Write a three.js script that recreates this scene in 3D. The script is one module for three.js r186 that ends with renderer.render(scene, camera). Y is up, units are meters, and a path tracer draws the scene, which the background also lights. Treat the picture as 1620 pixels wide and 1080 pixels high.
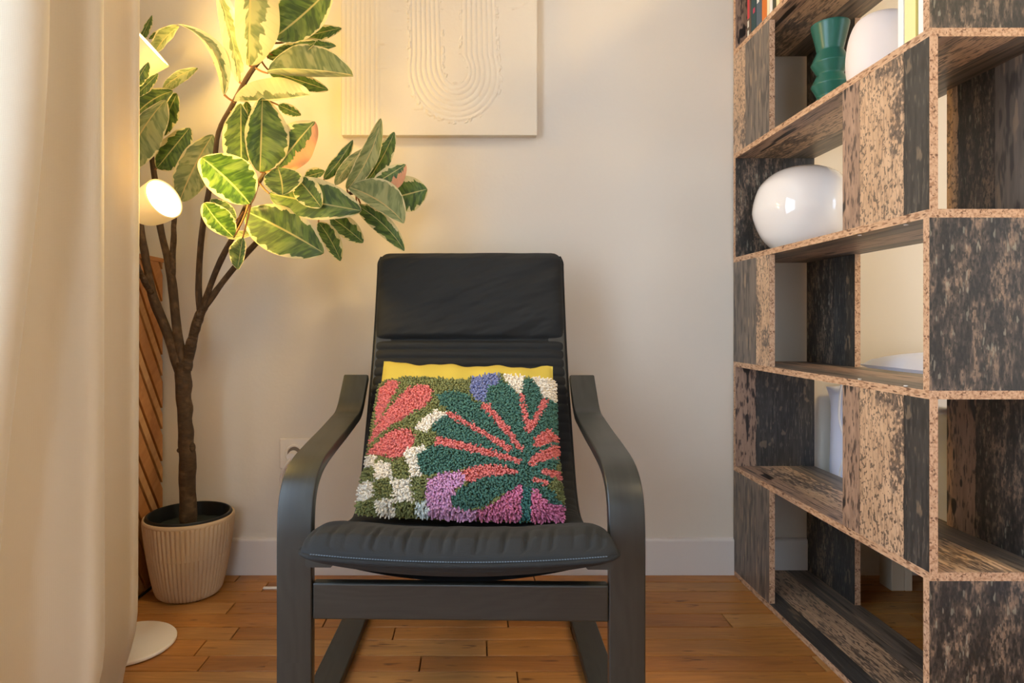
import * as THREE from 'three';
import { mergeGeometries, mergeVertices } from 'three/addons/utils/BufferGeometryUtils.js';
import { RoundedBoxGeometry } from 'three/addons/geometries/RoundedBoxGeometry.js';
import { RectAreaLightUniformsLib } from 'three/addons/lights/RectAreaLightUniformsLib.js';

// ------------------------------------------------------------------ camera, sky, lights, exposure
RectAreaLightUniformsLib.init();
const scene = new THREE.Scene();
const EYE = 0.818, FOCAL = 1000;                       // eye height (m), focal length in pixels of the 1620 x 1080 frame
const camera = new THREE.PerspectiveCamera(2 * Math.atan(540 / FOCAL) * 180 / Math.PI, 1620 / 1080, 0.05, 60);
camera.position.set(0, EYE, 0);
camera.lookAt(0, EYE, -1);
camera.setViewOffset(1620, 1080, 60, 30, 1620, 1080);  // a shifted lens: verticals stay upright
camera.updateProjectionMatrix();
const renderer = new THREE.WebGLRenderer({ antialias: true });
renderer.toneMapping = THREE.LinearToneMapping;
renderer.toneMappingExposure = 1.12;
renderer.shadowMap.enabled = true;
scene.background = new THREE.Color(0.72, 0.89, 1.12);  // an even overcast sky outside the windows
scene.backgroundIntensity = 5.6;
const LAMP = { color: new THREE.Color(1.0, 0.63, 0.16), power: 140 };      // the floor lamp's three heads
const CEILING = { color: new THREE.Color(1.0, 0.72, 0.34), power: 54 };    // flush ceiling lamp in the middle of the room

// ------------------------------------------------------------------ helpers
const D = 2.06;                                        // distance of the back wall
const V = (x, y, z) => new THREE.Vector3(x, y, z);
const at = (px, py, d) => V((px - 750) * d / FOCAL, EYE + (510 - py) * d / FOCAL, -d);
let seed = 7;
const rnd = () => { seed = (seed * 1664525 + 1013904223) >>> 0; return seed / 4294967296; };
const between = (a, b) => a + (b - a) * rnd();
const clamp = (x, a = 0, b = 1) => Math.min(b, Math.max(a, x));
const smooth = (a, b, x) => { const t = clamp((x - a) / (b - a)); return t * t * (3 - 2 * t); };
const lerp = (a, b, t) => a + (b - a) * t;
const hash = (x, y, s = 0) => { let h = (Math.imul(x, 374761393) + Math.imul(y, 668265263) + Math.imul(s, 2147483647 ^ 0x5bd1e995)) | 0; h = Math.imul(h ^ (h >>> 13), 1274126177); h ^= h >>> 16; return (h >>> 0) / 4294967296; };
function noise(x, y, s = 0) {
  const xi = Math.floor(x), yi = Math.floor(y), fx = x - xi, fy = y - yi, u = fx * fx * (3 - 2 * fx), v = fy * fy * (3 - 2 * fy);
  return lerp(lerp(hash(xi, yi, s), hash(xi + 1, yi, s), u), lerp(hash(xi, yi + 1, s), hash(xi + 1, yi + 1, s), u), v);
}
const fbm = (x, y, s = 0, n = 4) => { let a = 0, k = 0.5, t = 0; for (let i = 0; i < n; i++) { a += k * noise(x, y, s + i * 17); t += k; x *= 2.03; y *= 2.03; k *= 0.5; } return a / t; };
const used = {};
function numbered(name) { const n = used[name] = (used[name] ?? -1) + 1; return n ? name + '_' + String(n).padStart(3, '0') : name; }
function mesh(name, geometry, material, parent) {
  const m = new THREE.Mesh(geometry, material);
  m.name = numbered(name); m.castShadow = m.receiveShadow = true;
  (parent ?? scene).add(m);
  return m;
}
function thing(name, label, category, position = [0, 0, 0], group) {
  const o = new THREE.Group(); o.name = numbered(name); o.position.set(...position); scene.add(o);
  o.userData = { label, category }; if (group) o.userData.group = group;
  return o;
}
const structure = (name, geometry, material, parent) => { const m = mesh(name, geometry, material, parent); m.userData.kind = 'structure'; return m; };
function texture(w, h, paint, srgb = true, repeat = true) {
  const data = new Uint8Array(w * h * 4);
  for (let y = 0; y < h; y++) for (let x = 0; x < w; x++) {
    const c = paint((x + 0.5) / w, (y + 0.5) / h), i = (y * w + x) * 4;
    data[i] = clamp(c[0], 0, 255); data[i + 1] = clamp(c[1] ?? c[0], 0, 255); data[i + 2] = clamp(c[2] ?? c[0], 0, 255); data[i + 3] = 255;
  }
  const t = new THREE.DataTexture(data, w, h);
  t.magFilter = THREE.LinearFilter; t.minFilter = THREE.LinearMipmapLinearFilter; t.generateMipmaps = true;
  t.wrapS = t.wrapT = repeat ? THREE.RepeatWrapping : THREE.ClampToEdgeWrapping;
  if (srgb) t.colorSpace = THREE.SRGBColorSpace;
  t.needsUpdate = true;
  return t;
}
const mix3 = (a, b, t) => [lerp(a[0], b[0], t), lerp(a[1], b[1], t), lerp(a[2], b[2], t)];
const mul3 = (a, k) => [a[0] * k, a[1] * k, a[2] * k];
const std = (o) => new THREE.MeshStandardMaterial(o);
const phys = (o) => new THREE.MeshPhysicalMaterial(o);
const box = (x0, x1, y0, y1, z0, z1, r = 0.002) => {                     // rounded box between limits
  const g = r ? new RoundedBoxGeometry(x1 - x0, y1 - y0, z1 - z0, 2, Math.min(r, (x1 - x0) / 2.1, (y1 - y0) / 2.1, (z1 - z0) / 2.1)) : new THREE.BoxGeometry(x1 - x0, y1 - y0, z1 - z0);
  return g.translate((x0 + x1) / 2, (y0 + y1) / 2, (z0 + z1) / 2);
};
function metreUV(g) {                                                  // uv in metres, by the axis each face looks along
  g = g.index ? g.toNonIndexed() : g; g.computeVertexNormals();
  const p = g.attributes.position, uv = new Float32Array(p.count * 2), a = V(), b = V(), c = V();
  for (let i = 0; i < p.count; i += 3) {
    a.fromBufferAttribute(p, i); b.fromBufferAttribute(p, i + 1); c.fromBufferAttribute(p, i + 2);
    const n = b.clone().sub(a).cross(c.clone().sub(a)), x = Math.abs(n.x), y = Math.abs(n.y), z = Math.abs(n.z);
    [a, b, c].forEach((q, k) => { const [u, v] = y >= x && y >= z ? [q.x, q.z] : x >= z ? [q.z, q.y] : [q.x, q.y]; uv[(i + k) * 2] = u; uv[(i + k) * 2 + 1] = v; });
  }
  g.setAttribute('uv', new THREE.BufferAttribute(uv, 2));
  return g;
}
function grid(nu, nv, f, closeU = false) {                             // a sheet of (nu+1) x (nv+1) points with uv
  const pos = [], uv = [], idx = [];
  for (let j = 0; j <= nv; j++) for (let i = 0; i <= nu; i++) { const q = f(i / nu, j / nv); pos.push(q.x, q.y, q.z); uv.push(i / nu, j / nv); }
  for (let j = 0; j < nv; j++) for (let i = 0; i < nu; i++) { const a = j * (nu + 1) + i, b = a + 1, c = a + nu + 1, d = c + 1; idx.push(a, b, d, a, d, c); }
  const g = new THREE.BufferGeometry();
  g.setAttribute('position', new THREE.Float32BufferAttribute(pos, 3)); g.setAttribute('uv', new THREE.Float32BufferAttribute(uv, 2)); g.setIndex(idx);
  g.computeVertexNormals();
  return g;
}
function taperTube(points, r0, r1, segments = 24, sides = 9, rough = 0) {   // a round bar along points, its radius from r0 to r1
  const curve = new THREE.CatmullRomCurve3(points, false, 'centripetal'), frames = curve.computeFrenetFrames(segments);
  const g = grid(sides, segments, (u, v) => {
    const k = Math.round(v * segments), c = curve.getPointAt(v), a = u * Math.PI * 2, r = lerp(r0, r1, v) * (1 + rough * (noise(v * 14, Math.cos(a) * 1.5 + 3, 3) - 0.5));
    return c.addScaledVector(frames.normals[k], Math.cos(a) * r).addScaledVector(frames.binormals[k], Math.sin(a) * r);
  });
  return g;
}
const lathe = (profile, n = 64) => new THREE.LatheGeometry(profile.map(([r, y]) => new THREE.Vector2(r, y)), n);
function smoothProfile(points, n = 60) { return new THREE.SplineCurve(points.map(([r, y]) => new THREE.Vector2(r, y))).getPoints(n).map((p) => [Math.max(p.x, 0), p.y]); }

// ------------------------------------------------------------------ the room
const plaster = std({ color: 0xe6ddcc, roughness: 0.85, bumpMap: texture(512, 512, (u, v) => { const k = fbm(u * 40, v * 40, 5, 4) * 0.6 + fbm(u * 160, v * 160, 9, 2) * 0.4; return [255 * k]; }, false), bumpScale: 0.0004 });
const paintwork = std({ color: 0xe6e0d8, roughness: 0.45 });
const L = -1.10, R = 3.3, F = 3.0, H = 2.75, T = 0.15;
structure('wall_back', metreUV(box(L - T, R + T, 0, H, -D - T, -D, 0)), plaster);
const holes = (name, x0, x1, list, make) => {          // a wall with openings [a, b, y0, y1] as one mesh
  const parts = []; let at0 = x0;
  for (const [a, b, y0, y1] of list) { parts.push(make(at0, a, 0, H), make(a, b, 0, y0), make(a, b, y1, H)); at0 = b; }
  parts.push(make(at0, x1, 0, H));
  structure(name, metreUV(mergeGeometries(parts)), plaster);
};
const leftWindows = [[-0.9, 0.45, 0.2, 2.5]], frontWindows = [[-0.55, 0.25, 0.1, 2.4]], rightWindows = [[0.3, 1.0, 0.3, 2.45]];
holes('wall_left', -D, F, leftWindows, (a, b, y0, y1) => new THREE.BoxGeometry(T, y1 - y0, b - a).translate(L - T / 2, (y0 + y1) / 2, (a + b) / 2));
holes('wall_right', -D, F, rightWindows, (a, b, y0, y1) => new THREE.BoxGeometry(T, y1 - y0, b - a).translate(R + T / 2, (y0 + y1) / 2, (a + b) / 2));
holes('wall_front', L, R, frontWindows, (a, b, y0, y1) => new THREE.BoxGeometry(b - a, y1 - y0, T).translate((a + b) / 2, (y0 + y1) / 2, F + T / 2));
structure('ceiling', box(L - T, R + T, H, H + T, -D - T, F + T, 0), std({ color: 0xece7df, roughness: 0.9 }));
let wn = 0;
for (const [X, list] of [[L - 0.07, leftWindows], [R + 0.07, rightWindows]]) for (const [a, b, y0, y1] of list) {
  const parts = []; for (const z of [a + 0.03, (a + b) / 2, b - 0.03]) parts.push(box(X - 0.03, X + 0.03, y0, y1, z - 0.03, z + 0.03)); for (const y of [y0 + 0.03, y1 - 0.03]) parts.push(box(X - 0.03, X + 0.03, y - 0.03, y + 0.03, a, b));
  structure('window_' + ++wn, mergeGeometries(parts), paintwork);
}
for (const [a, b, y0, y1] of frontWindows) {
  const parts = []; for (const x of [a + 0.03, (a + b) / 2, b - 0.03]) parts.push(box(x - 0.03, x + 0.03, y0, y1, F + 0.04, F + 0.1)); for (const y of [y0 + 0.03, y1 - 0.03]) parts.push(box(a, b, y - 0.03, y + 0.03, F + 0.04, F + 0.1));
  structure('window_' + ++wn, mergeGeometries(parts), paintwork);
}
{ // baseboard with an eased top edge
  const s = new THREE.Shape(); s.moveTo(0, 0); s.lineTo(0.014, 0); s.lineTo(0.014, 0.108); s.quadraticCurveTo(0.014, 0.117, 0.004, 0.118); s.lineTo(0, 0.118);
  const g = new THREE.ExtrudeGeometry(s, { depth: R - L, bevelEnabled: false }); g.rotateY(Math.PI / 2).scale(1, 1, -1);
  const p = g.attributes.position, idx = []; for (let i = 0; i < p.count; i += 3) idx.push(i, i + 2, i + 1); g.setIndex(idx);
  const flat = g.toNonIndexed(); flat.computeVertexNormals();
  structure('baseboard_back', flat.translate(L, 0, -D), paintwork);
}

// ------------------------------------------------------------------ floor of separate planks
const plankGrain = texture(1024, 512, (u, v) => {
  const wob = (fbm(u * 5, v * 9, 21, 3) - 0.5) * 0.16, g = fbm(u * 7, (v + wob) * 90, 22, 3), f = fbm(u * 40, v * 420, 23, 2);
  let c = mix3([162, 112, 56], [204, 150, 86], g * 0.75 + f * 0.35 - 0.05);
  const figure = Math.sin((v + wob * 2.2) * 150 + u * 6) * 0.5 + 0.5; c = mix3(c, [156, 104, 52], figure * 0.16);
  const blotch = fbm(u * 9, v * 16, 29, 3); c = mul3(c, 0.9 + 0.2 * blotch);
  const k = fbm(u * 22, v * 36, 31, 2); if (k > 0.79) c = mix3(c, [84, 48, 22], (k - 0.79) * 5);
  return c;
});
const plankBump = texture(512, 512, (u, v) => [255 * (0.6 * fbm(u * 10, v * 160, 33, 3) + 0.4 * fbm(u * 30, v * 40, 35, 2))], false);
const plankMaterials = [0xffffff, 0xf2e6da, 0xfff3df, 0xe9d6c2, 0xf7ead0].map((c) => std({ color: c, map: plankGrain, roughness: 0.42, bumpMap: plankBump, bumpScale: 0.0008 }));
const slab = structure('floor', box(L - T, R + T, -0.16, -0.021, -D - T, F + T, 0), std({ color: 0x2e1c10, roughness: 0.9 }));
{
  const edges = [-2.06, -1.995, -1.925, -1.851, -1.778, -1.70, -1.633, -1.555, -1.485]; while (edges[edges.length - 1] < F) edges.push(edges[edges.length - 1] + 0.0732);
  const known = { 1: [-0.647], 4: [-0.408, 0.092, 0.696], 5: [-0.63, -0.211, 0.259], 6: [0.032], 7: [-0.65, -0.129, 0.828], 8: [0.1] };
  const rest = []; let count = 0;
  for (let k = 0; k + 1 < edges.length; k++) {
    const cuts = [...(known[k] ?? [])]; if (!cuts.length) cuts.push(between(-0.9, -0.3));
    while (cuts[0] > L + 0.5) cuts.unshift(cuts[0] - between(0.42, 0.95));
    while (cuts[cuts.length - 1] < R - 0.4) cuts.push(cuts[cuts.length - 1] + between(0.42, 1.0));
    const ends = [L, ...cuts.filter((x) => x > L + 0.05 && x < R - 0.05), R], z0 = edges[k], z1 = Math.min(edges[k + 1], F);
    for (let i = 0; i + 1 < ends.length; i++) {
      const g = new RoundedBoxGeometry(ends[i + 1] - ends[i] - 0.003, 0.02, z1 - z0 - 0.0032, 1, 0.0016);
      g.translate((ends[i] + ends[i + 1]) / 2, -0.0102 - 0.0006 * rnd(), (z0 + z1) / 2);
      const m = metreUV(g), uv = m.attributes.uv, du = rnd(), dv = rnd();
      for (let q = 0; q < uv.count; q++) uv.setXY(q, uv.getX(q) / 1.3 + du, uv.getY(q) / 0.42 + dv);
      if (count++ < 296) mesh('plank', m, plankMaterials[Math.floor(rnd() * 5)], slab); else rest.push(m);
    }
  }
  if (rest.length) mesh('plank_field', mergeGeometries(rest), plankMaterials[1], slab).userData.kind = 'stuff';
}

// ------------------------------------------------------------------ the bookcase of reclaimed-wood boards
const WOOD = {
  tan(u, v, s) {
    let c = mix3([192, 160, 128], [226, 194, 160], fbm(u * 9, v * 6, s, 3)); c = mix3(c, [172, 130, 96], 0.35 * fbm(u * 60, v * 8, s + 4, 2));
    const big = smooth(0.48, 0.7, fbm(u * 5, v * 4, s + 9, 2)), fl = fbm(u * 64 + v * 16, v * 48 - u * 22, s + 1, 3);
    const speck = smooth(0.575 - big * 0.15, 0.70 - big * 0.12, fl) * (0.6 + 0.4 * fbm(u * 120, v * 90, s + 6, 2)); c = mix3(c, [78, 68, 60], speck * 0.9); c = mix3(c, [128, 104, 84], 0.5 * smooth(0.5, 0.75, fbm(u * 90, v * 14, s + 8, 3)));
    return mix3(c, [70, 64, 62], big * 0.55 * smooth(0.42, 0.6, fbm(u * 34, v * 36, s + 3, 3)));
  },
  brown(u, v, s) {
    let c = mix3([140, 114, 96], [186, 154, 130], fbm(u * 44, v * 7, s, 3)); c = mix3(c, [58, 48, 44], smooth(0.54, 0.76, fbm(u * 70, v * 16, s + 2, 3)) * 0.75);
    return mix3(c, [44, 38, 36], smooth(0.7, 0.78, fbm(u * 13, v * 6, s + 5, 2)));
  },
  charcoal(u, v, s) {
    let c = mix3([44, 43, 42], [78, 75, 71], fbm(u * 44, v * 7, s, 3)); c = mix3(c, [124, 114, 102], smooth(0.58, 0.78, fbm(u * 80, v * 14, s + 2, 3)) * 0.55);
    return mix3(c, [150, 128, 104], smooth(0.7, 0.8, fbm(u * 16, v * 9, s + 7, 3)) * 0.6);
  },
  grey(u, v, s) {
    let c = mix3([92, 84, 76], [136, 122, 108], fbm(u * 40, v * 4, s, 3)); c = mix3(c, [60, 55, 52], smooth(0.52, 0.72, fbm(u * 30, v * 6, s + 2, 3)) * 0.7);
    return mix3(c, [176, 148, 118], smooth(0.62, 0.76, fbm(u * 22, v * 5, s + 6, 3)) * 0.6);
  },
  mottled(u, v, s) {
    const m = fbm(u * 15, v * 5, s, 4) * 0.6 + fbm(u * 60, v * 22, s + 13, 3) * 0.4; let c = mix3([50, 47, 44], [88, 78, 69], smooth(0.32, 0.6, m)); c = mix3(c, [164, 136, 112], smooth(0.5, 0.68, m) * 0.7 * (0.4 + fbm(u * 110, v * 70, s + 3, 2)));
    c = mix3(c, [34, 36, 34], smooth(0.5, 0.7, fbm(u * 90, v * 44, s + 1, 3)) * 0.6);
    return mix3(c, [176, 172, 150], smooth(0.7, 0.79, fbm(u * 40, v * 12, s + 5, 3)) * 0.55);
  },
};
function boardTexture(stripes, s, w = 448, h = 560) {
  return texture(w, h, (u, v) => {
    let a = 0, k = 0; for (; k < stripes.length - 1; k++) { if (u + (fbm(v * 9, k, s, 3) - 0.5) * 0.025 < a + stripes[k][0]) break; a += stripes[k][0]; }
    let c = WOOD[stripes[k][1]](u + k * 3.1, v, s + k * 31);
    const e = Math.min(Math.abs(u - a), Math.abs(u - a - stripes[k][0])); if (k && e < 0.006) c = mul3(c, 0.72);   // printed joint between the planks
    return c;
  }, true, false);
}
const laminate = (stripes, s) => std({ map: boardTexture(stripes, s), roughness: 0.42 });
const LAM = {
  nearPanel: laminate([[0.23, 'brown'], [0.52, 'tan'], [0.25, 'charcoal']], 101), farPanelLight: laminate([[0.36, 'tan'], [0.64, 'grey']], 131), farPanelGrey: laminate([[0.66, 'grey'], [0.34, 'tan']], 151),
  farPanelBottom: laminate([[0.4, 'grey'], [0.6, 'grey']], 171), end: laminate([[1, 'mottled']], 191), wallBrown: laminate([[1, 'brown']], 201), wallBoard: laminate([[0.26, 'brown'], [0.74, 'charcoal']], 211), wallDark: laminate([[0.6, 'mottled'], [0.4, 'charcoal']], 231),
  back: laminate([[0.3, 'brown'], [0.5, 'mottled'], [0.2, 'charcoal']], 251), backLight: laminate([[0.12, 'tan'], [0.36, 'mottled'], [0.52, 'grey']], 261), shelf: laminate([[0.22, 'charcoal'], [0.42, 'tan'], [0.36, 'grey']], 271), shelfMid: laminate([[0.34, 'grey'], [0.4, 'brown'], [0.26, 'grey']], 281), shelfTan: laminate([[0.2, 'brown'], [0.45, 'tan'], [0.35, 'grey']], 291),
};
const edgePaint = (u, v, s) => { let c = mix3([186, 148, 116], [220, 184, 150], fbm(u * 6, v * 90, s, 3)); c = mix3(c, [152, 112, 82], smooth(0.5, 0.72, fbm(u * 5 + v * 9, v * 80, s + 2, 3)) * 0.7); return mix3(c, [92, 64, 46], smooth(0.68, 0.78, fbm(u * 4, v * 64, s + 5, 2)) * 0.75); };
const edgeUp = std({ map: texture(24, 512, (u, v) => edgePaint(u, v, 41)), roughness: 0.8 }), edgeAlong = std({ map: texture(512, 24, (u, v) => edgePaint(v, u, 43)), roughness: 0.8 });
const BX = 0.842, BW = 0.254, BT = 0.016, Z0 = -2.052, Z1 = -1.169, shelfY = [0.0085, 0.348, 0.684, 1.02, 1.355, 1.69, 2.026];
const bookcase = thing('bookcase', 'tall open bookcase of dark and tan reclaimed-wood boards right of the armchair', 'bookcase', [BX, 0, Z1]);
function board(name, x0, x1, y0, y1, z0, z1, face) {   // grain runs up, or along the shelf
  const thin = x1 - x0 < 0.02 ? 0 : y1 - y0 < 0.02 ? 1 : 2, mats = [0, 0, 1, 1, 2, 2].map((a) => (a === thin ? face : thin === 1 ? (a === 2 ? edgeAlong : edgeAlong) : edgeUp));
  const g = new THREE.BoxGeometry(x1 - x0, y1 - y0, z1 - z0);
  return mesh(name, g.translate((x0 + x1) / 2 - BX, (y0 + y1) / 2, (z0 + z1) / 2 - Z1), mats, bookcase);
}
shelfY.forEach((y, k) => board('shelf', BX, BX + BW, y - BT / 2, y + BT / 2, Z0, Z1, [LAM.shelf, LAM.shelfTan, LAM.shelfMid, LAM.shelfMid, LAM.shelfTan, LAM.shelfTan, LAM.shelfMid][k]));
const zFar = -1.803, zNear = -1.444;
for (let k = 0; k < 6; k++) {
  const y0 = shelfY[k] + BT / 2, y1 = shelfY[k + 1] - BT / 2;
  if (k % 2 === 0) {                                    // two long boards by the wall, one cross board at the free end
    board('side_panel', BX, BX + BT, y0, y1, Z0, zFar, [LAM.farPanelBottom, 0, LAM.farPanelGrey, 0, LAM.farPanelLight][k]);
    board('side_panel', BX + BW - BT, BX + BW, y0, y1, Z0, zFar + 0.01, LAM.wallDark);
    board('end_panel', BX, BX + BW, y0, y1, Z1 - BT, Z1, LAM.end);
  } else {                                              // the other way round
    board('end_panel', BX, BX + BW, y0, y1, Z0, Z0 + BT, [0, LAM.wallBoard, 0, LAM.wallDark, 0, LAM.wallBrown][k]);
    board('side_panel', BX, BX + BT, y0, y1, zNear, Z1, LAM.nearPanel);
    board('side_panel', BX + BW - BT, BX + BW, y0, y1, zNear, Z1, k === 3 ? LAM.backLight : LAM.back);
  }
}
const capMaterial = std({ color: 0xf0ece4, roughness: 0.4 });
for (const [k, z] of [[2, -1.40], [2, -1.25], [3, -1.25], [3, -1.40]]) mesh('screw_cap', new THREE.CylinderGeometry(0.004, 0.004, 0.002, 10).translate(0.012, shelfY[k] + (k === 2 ? BT / 2 + 0.0008 : -BT / 2 - 0.0008), z - Z1), capMaterial, bookcase);

// ------------------------------------------------------------------ things on the bookcase
{
  const g = smoothProfile([[0.052, 0], [0.075, 0.006], [0.112, 0.045], [0.136, 0.105], [0.137, 0.145], [0.12, 0.2], [0.085, 0.236], [0.04, 0.2535], [0, 0.256]], 80);
  const lamp = thing('globe_lamp', 'glossy white opal glass globe lamp, unlit, on a bookcase shelf', 'lamp', [0.983, shelfY[3] + BT / 2, -1.893]);
  mesh('globe', lathe([[0, 0.0005], ...g], 96), phys({ color: 0xf4f1ee, roughness: 0.03, clearcoat: 1, clearcoatRoughness: 0.0 }), lamp);
  const white = std({ color: 0xf4f4f6, roughness: 0.4 }), k = 1.13;
  mesh('cable', new THREE.TubeGeometry(new THREE.CatmullRomCurve3([V(0.09, 0.02, -0.09), V(0.114, 0.012, -0.05), V(0.1215, -0.03, -0.01), V(0.1215, -0.2, 0.008), V(0.1215, -0.33, 0.012), V(0.1215, -0.42, -0.012), V(0.1215, -0.5, -0.018), V(0.1215, -0.56, 0.008), V(0.1215, -0.61, 0.006), V(0.1215, -0.67, -0.016), V(0.1215, -0.8, -0.01), V(0.1215, -1.0, 0)].map((p) => p.add(V(0.0, 0, 0)))), 90, 0.0032, 8), white, lamp);
}
{
  const v = thing('vase', 'dark green zigzag-ribbed vase on the shelf beside a white ceramic pot', 'vase', [0.952, shelfY[4] + BT / 2, -1.69]);
  const p = [[0, 0.0], [0.040, 0.0], [0.0425, 0.004], [0.0425, 0.03], [0.0315, 0.058], [0.0465, 0.088], [0.0315, 0.117], [0.0465, 0.146], [0.0315, 0.18], [0.0465, 0.246], [0.0465, 0.250], [0.044, 0.250], [0.032, 0.185], [0.03, 0.16], [0, 0.15]];
  const fine = []; p.forEach((q, i) => { if (i === 0 || i === p.length - 1) return fine.push(q); const a = p[i - 1], b = p[i + 1]; fine.push([lerp(q[0], a[0], 0.06), lerp(q[1], a[1], 0.06)], q, [lerp(q[0], b[0], 0.06), lerp(q[1], b[1], 0.06)]); });
  mesh('body', lathe(fine, 72), phys({ color: 0x1d6355, roughness: 0.32, clearcoat: 0.25, clearcoatRoughness: 0.3 }), v);
}
{
  const v = thing('ceramic_jar', 'matt white rounded ceramic pot between green vase and upright books', 'pot', [0.958, shelfY[4] + BT / 2, -1.487]);
  mesh('body', lathe([[0, 0], ...smoothProfile([[0.045, 0], [0.056, 0.004], [0.07, 0.035], [0.0735, 0.075], [0.069, 0.12], [0.0605, 0.15], [0.05, 0.167], [0.033, 0.176], [0, 0.179]], 60)], 72), std({ color: 0xece3df, roughness: 0.65 }), v);
}
const paper = std({ color: 0xece4d2, roughness: 0.9 });
function book(z0, z1, y, h, depth, cover, label, group, marks = []) {   // spine faces the room; parts: cover, pages, printed marks
  const o = thing('book', label, 'book', [BX + 0.004, y, (z0 + z1) / 2], group), w = z1 - z0, m = std({ color: cover, roughness: 0.5 });
  const parts = [box(0, 0.0025, 0, h, -w / 2, w / 2, 0.001), box(0.001, depth, 0, h, -w / 2, -w / 2 + 0.0018, 0.0006), box(0.001, depth, 0, h, w / 2 - 0.0018, w / 2, 0.0006)];
  mesh('cover', mergeGeometries(parts), m, o);
  mesh('pages', box(0.0028, depth - 0.004, 0.003, h - 0.003, -w / 2 + 0.002, w / 2 - 0.002, 0), paper, o);
  for (const [y0, y1, a, b, c] of marks) mesh('spine_print', box(-0.0004, 0.0006, y0, y1, -w / 2 + a * w, -w / 2 + b * w, 0), std({ color: c, roughness: 0.5 }), o);
  return o;
}
const y4 = shelfY[4] + BT / 2, y5 = shelfY[5] + BT / 2;
book(-1.262, -1.246, y4, 0.26, 0.19, 0xf4f2ec, 'white-spined book beside the rounded ceramic pot, leftmost of the three at the shelf end', 'books by the ceramic pot');
book(-1.243, -1.207, y4, 0.255, 0.185, 0xf2e6a4, 'thick pale yellow book between two white books at the shelf end', 'books by the ceramic pot', [[0, 0.255, 0.9, 1.0, 0xb9ad5a]]);
book(-1.204, -1.188, y4, 0.265, 0.19, 0xf6f4ee, 'white-spined book against the end board of the bookcase, right of the yellow book', 'books by the ceramic pot');
{
  const rows = [[-1.958, -1.932, 0x5d4a38, 'dark brown book with red and cream lettering, first from the wall on the high shelf', [[0.0, 0.02, 0.1, 0.5, 0xd8d4c4], [0.03, 0.05, 0.1, 0.5, 0xd8d4c4], [0.056, 0.14, 0.1, 0.65, 0xc8363a]]],
    [-1.930, -1.897, 0x123f42, 'dark teal book with a small pink mark on its spine', [[0.055, 0.07, 0.4, 0.8, 0xc23a58]]],
    [-1.895, -1.86, 0x4c5a66, 'blue-grey book with a white label on its spine', [[0.072, 0.16, 0.15, 0.55, 0xf2f0ea]]],
    [-1.858, -1.828, 0xd8761c, 'bright orange book on the high shelf', []],
    [-1.826, -1.812, 0xf2e4bc, 'thin cream book right of the orange book', []],
    [-1.810, -1.794, 0xf4eee2, 'thin white book with a red mark on its spine', [[0.05, 0.09, 0.2, 0.7, 0xd8563c]]],
    [-1.792, -1.772, 0x3c3d1c, 'dark olive book between pale thin books', []],
    [-1.770, -1.752, 0xf0e2ae, 'thin pale cream book right of the dark olive book', []],
    [-1.750, -1.725, 0xd8b080, 'light tan book, last of the row on the high shelf', []]];
  rows.forEach(([a, b, c, label, marks], i) => book(a, b, y5, 0.2 + 0.02 * ((i * 7) % 3), 0.15, c, label, 'books on the high shelf', marks));
}

// ------------------------------------------------------------------ bed beyond the bookcase
{
  const bed = thing('bed', 'bed with rumpled white covers and pale square legs, seen through the bookcase', 'bed', [1.112, 0, -2.04]);
  const linen = std({ color: 0xdfe6fa, roughness: 0.85 });
  const shape = grid(90, 260, (u, v) => {
    const a = u * 2.0 - 0.0, x0 = 0, W = 1.5, len = 1.95, r = 0.07;
    const s = u * (0.36 + W + 0.36); let x, y; if (s < 0.36) { x = 0; y = 0.25 + s; } else if (s < 0.36 + W) { x = s - 0.36; y = 0.61; } else { x = W; y = 0.61 - (s - 0.36 - W); }
    const soft = Math.min(x, W - x); if (s > 0.36 && s < 0.36 + W) y += 0.02 * smooth(0, 0.15, soft) + 0.018 * (fbm(x * 6, v * 9, 61, 3) - 0.5);
    if (s <= 0.36) x += 0.014 * Math.sin((v * len - 0.52 + 0.03 * y) * 46) * smooth(0.62, 0.56, y) + 0.008 * (fbm(y * 14, v * 12, 62, 3) - 0.5) + 0.01;
    return V(Math.max(x, -0.004) + 0.008, y, v * len + 0.01);
  });
  mesh('duvet', shape, new THREE.MeshStandardMaterial({ color: 0xdfe6fa, roughness: 0.85, side: THREE.DoubleSide }), bed);
  mesh('mattress', box(0.03, 1.47, 0.24, 0.59, 0.02, 1.92, 0.03), linen, bed);
  mesh('side_rail', box(0.08, 1.42, 0.16, 0.24, 0.04, 1.9, 0.004), std({ color: 0xd6cab4, roughness: 0.6 }), bed);
  const leg = std({ color: 0xdccfb6, roughness: 0.6 });
  for (const [x, z] of [[0.16, 0.055], [1.3, 0.055], [0.16, 1.8], [1.3, 1.8]]) { mesh('leg', box(x, x + 0.04, 0, 0.16, z, z + 0.06, 0.003), leg, bed); mesh('leg', box(x + 0.041, x + 0.064, 0, 0.16, z, z + 0.06, 0.003), leg, bed); }
  const pillow = thing('bed_pillow', 'white pillow lying on the bed behind the bookcase', 'pillow', [1.55, 0.642, -1.80]);
  const half = (sgn) => grid(24, 18, (u, v) => { const a = u * 2 - 1, b = v * 2 - 1, t = Math.sqrt(Math.max(0, (1 - a ** 4) * (1 - b ** 4))); return V(sgn * a * 0.33, 0.045 + sgn * 0.045 * t, -b * 0.21); });
  mesh('pillowcase', mergeGeometries([half(1), half(-1)]), linen, pillow);
}

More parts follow.
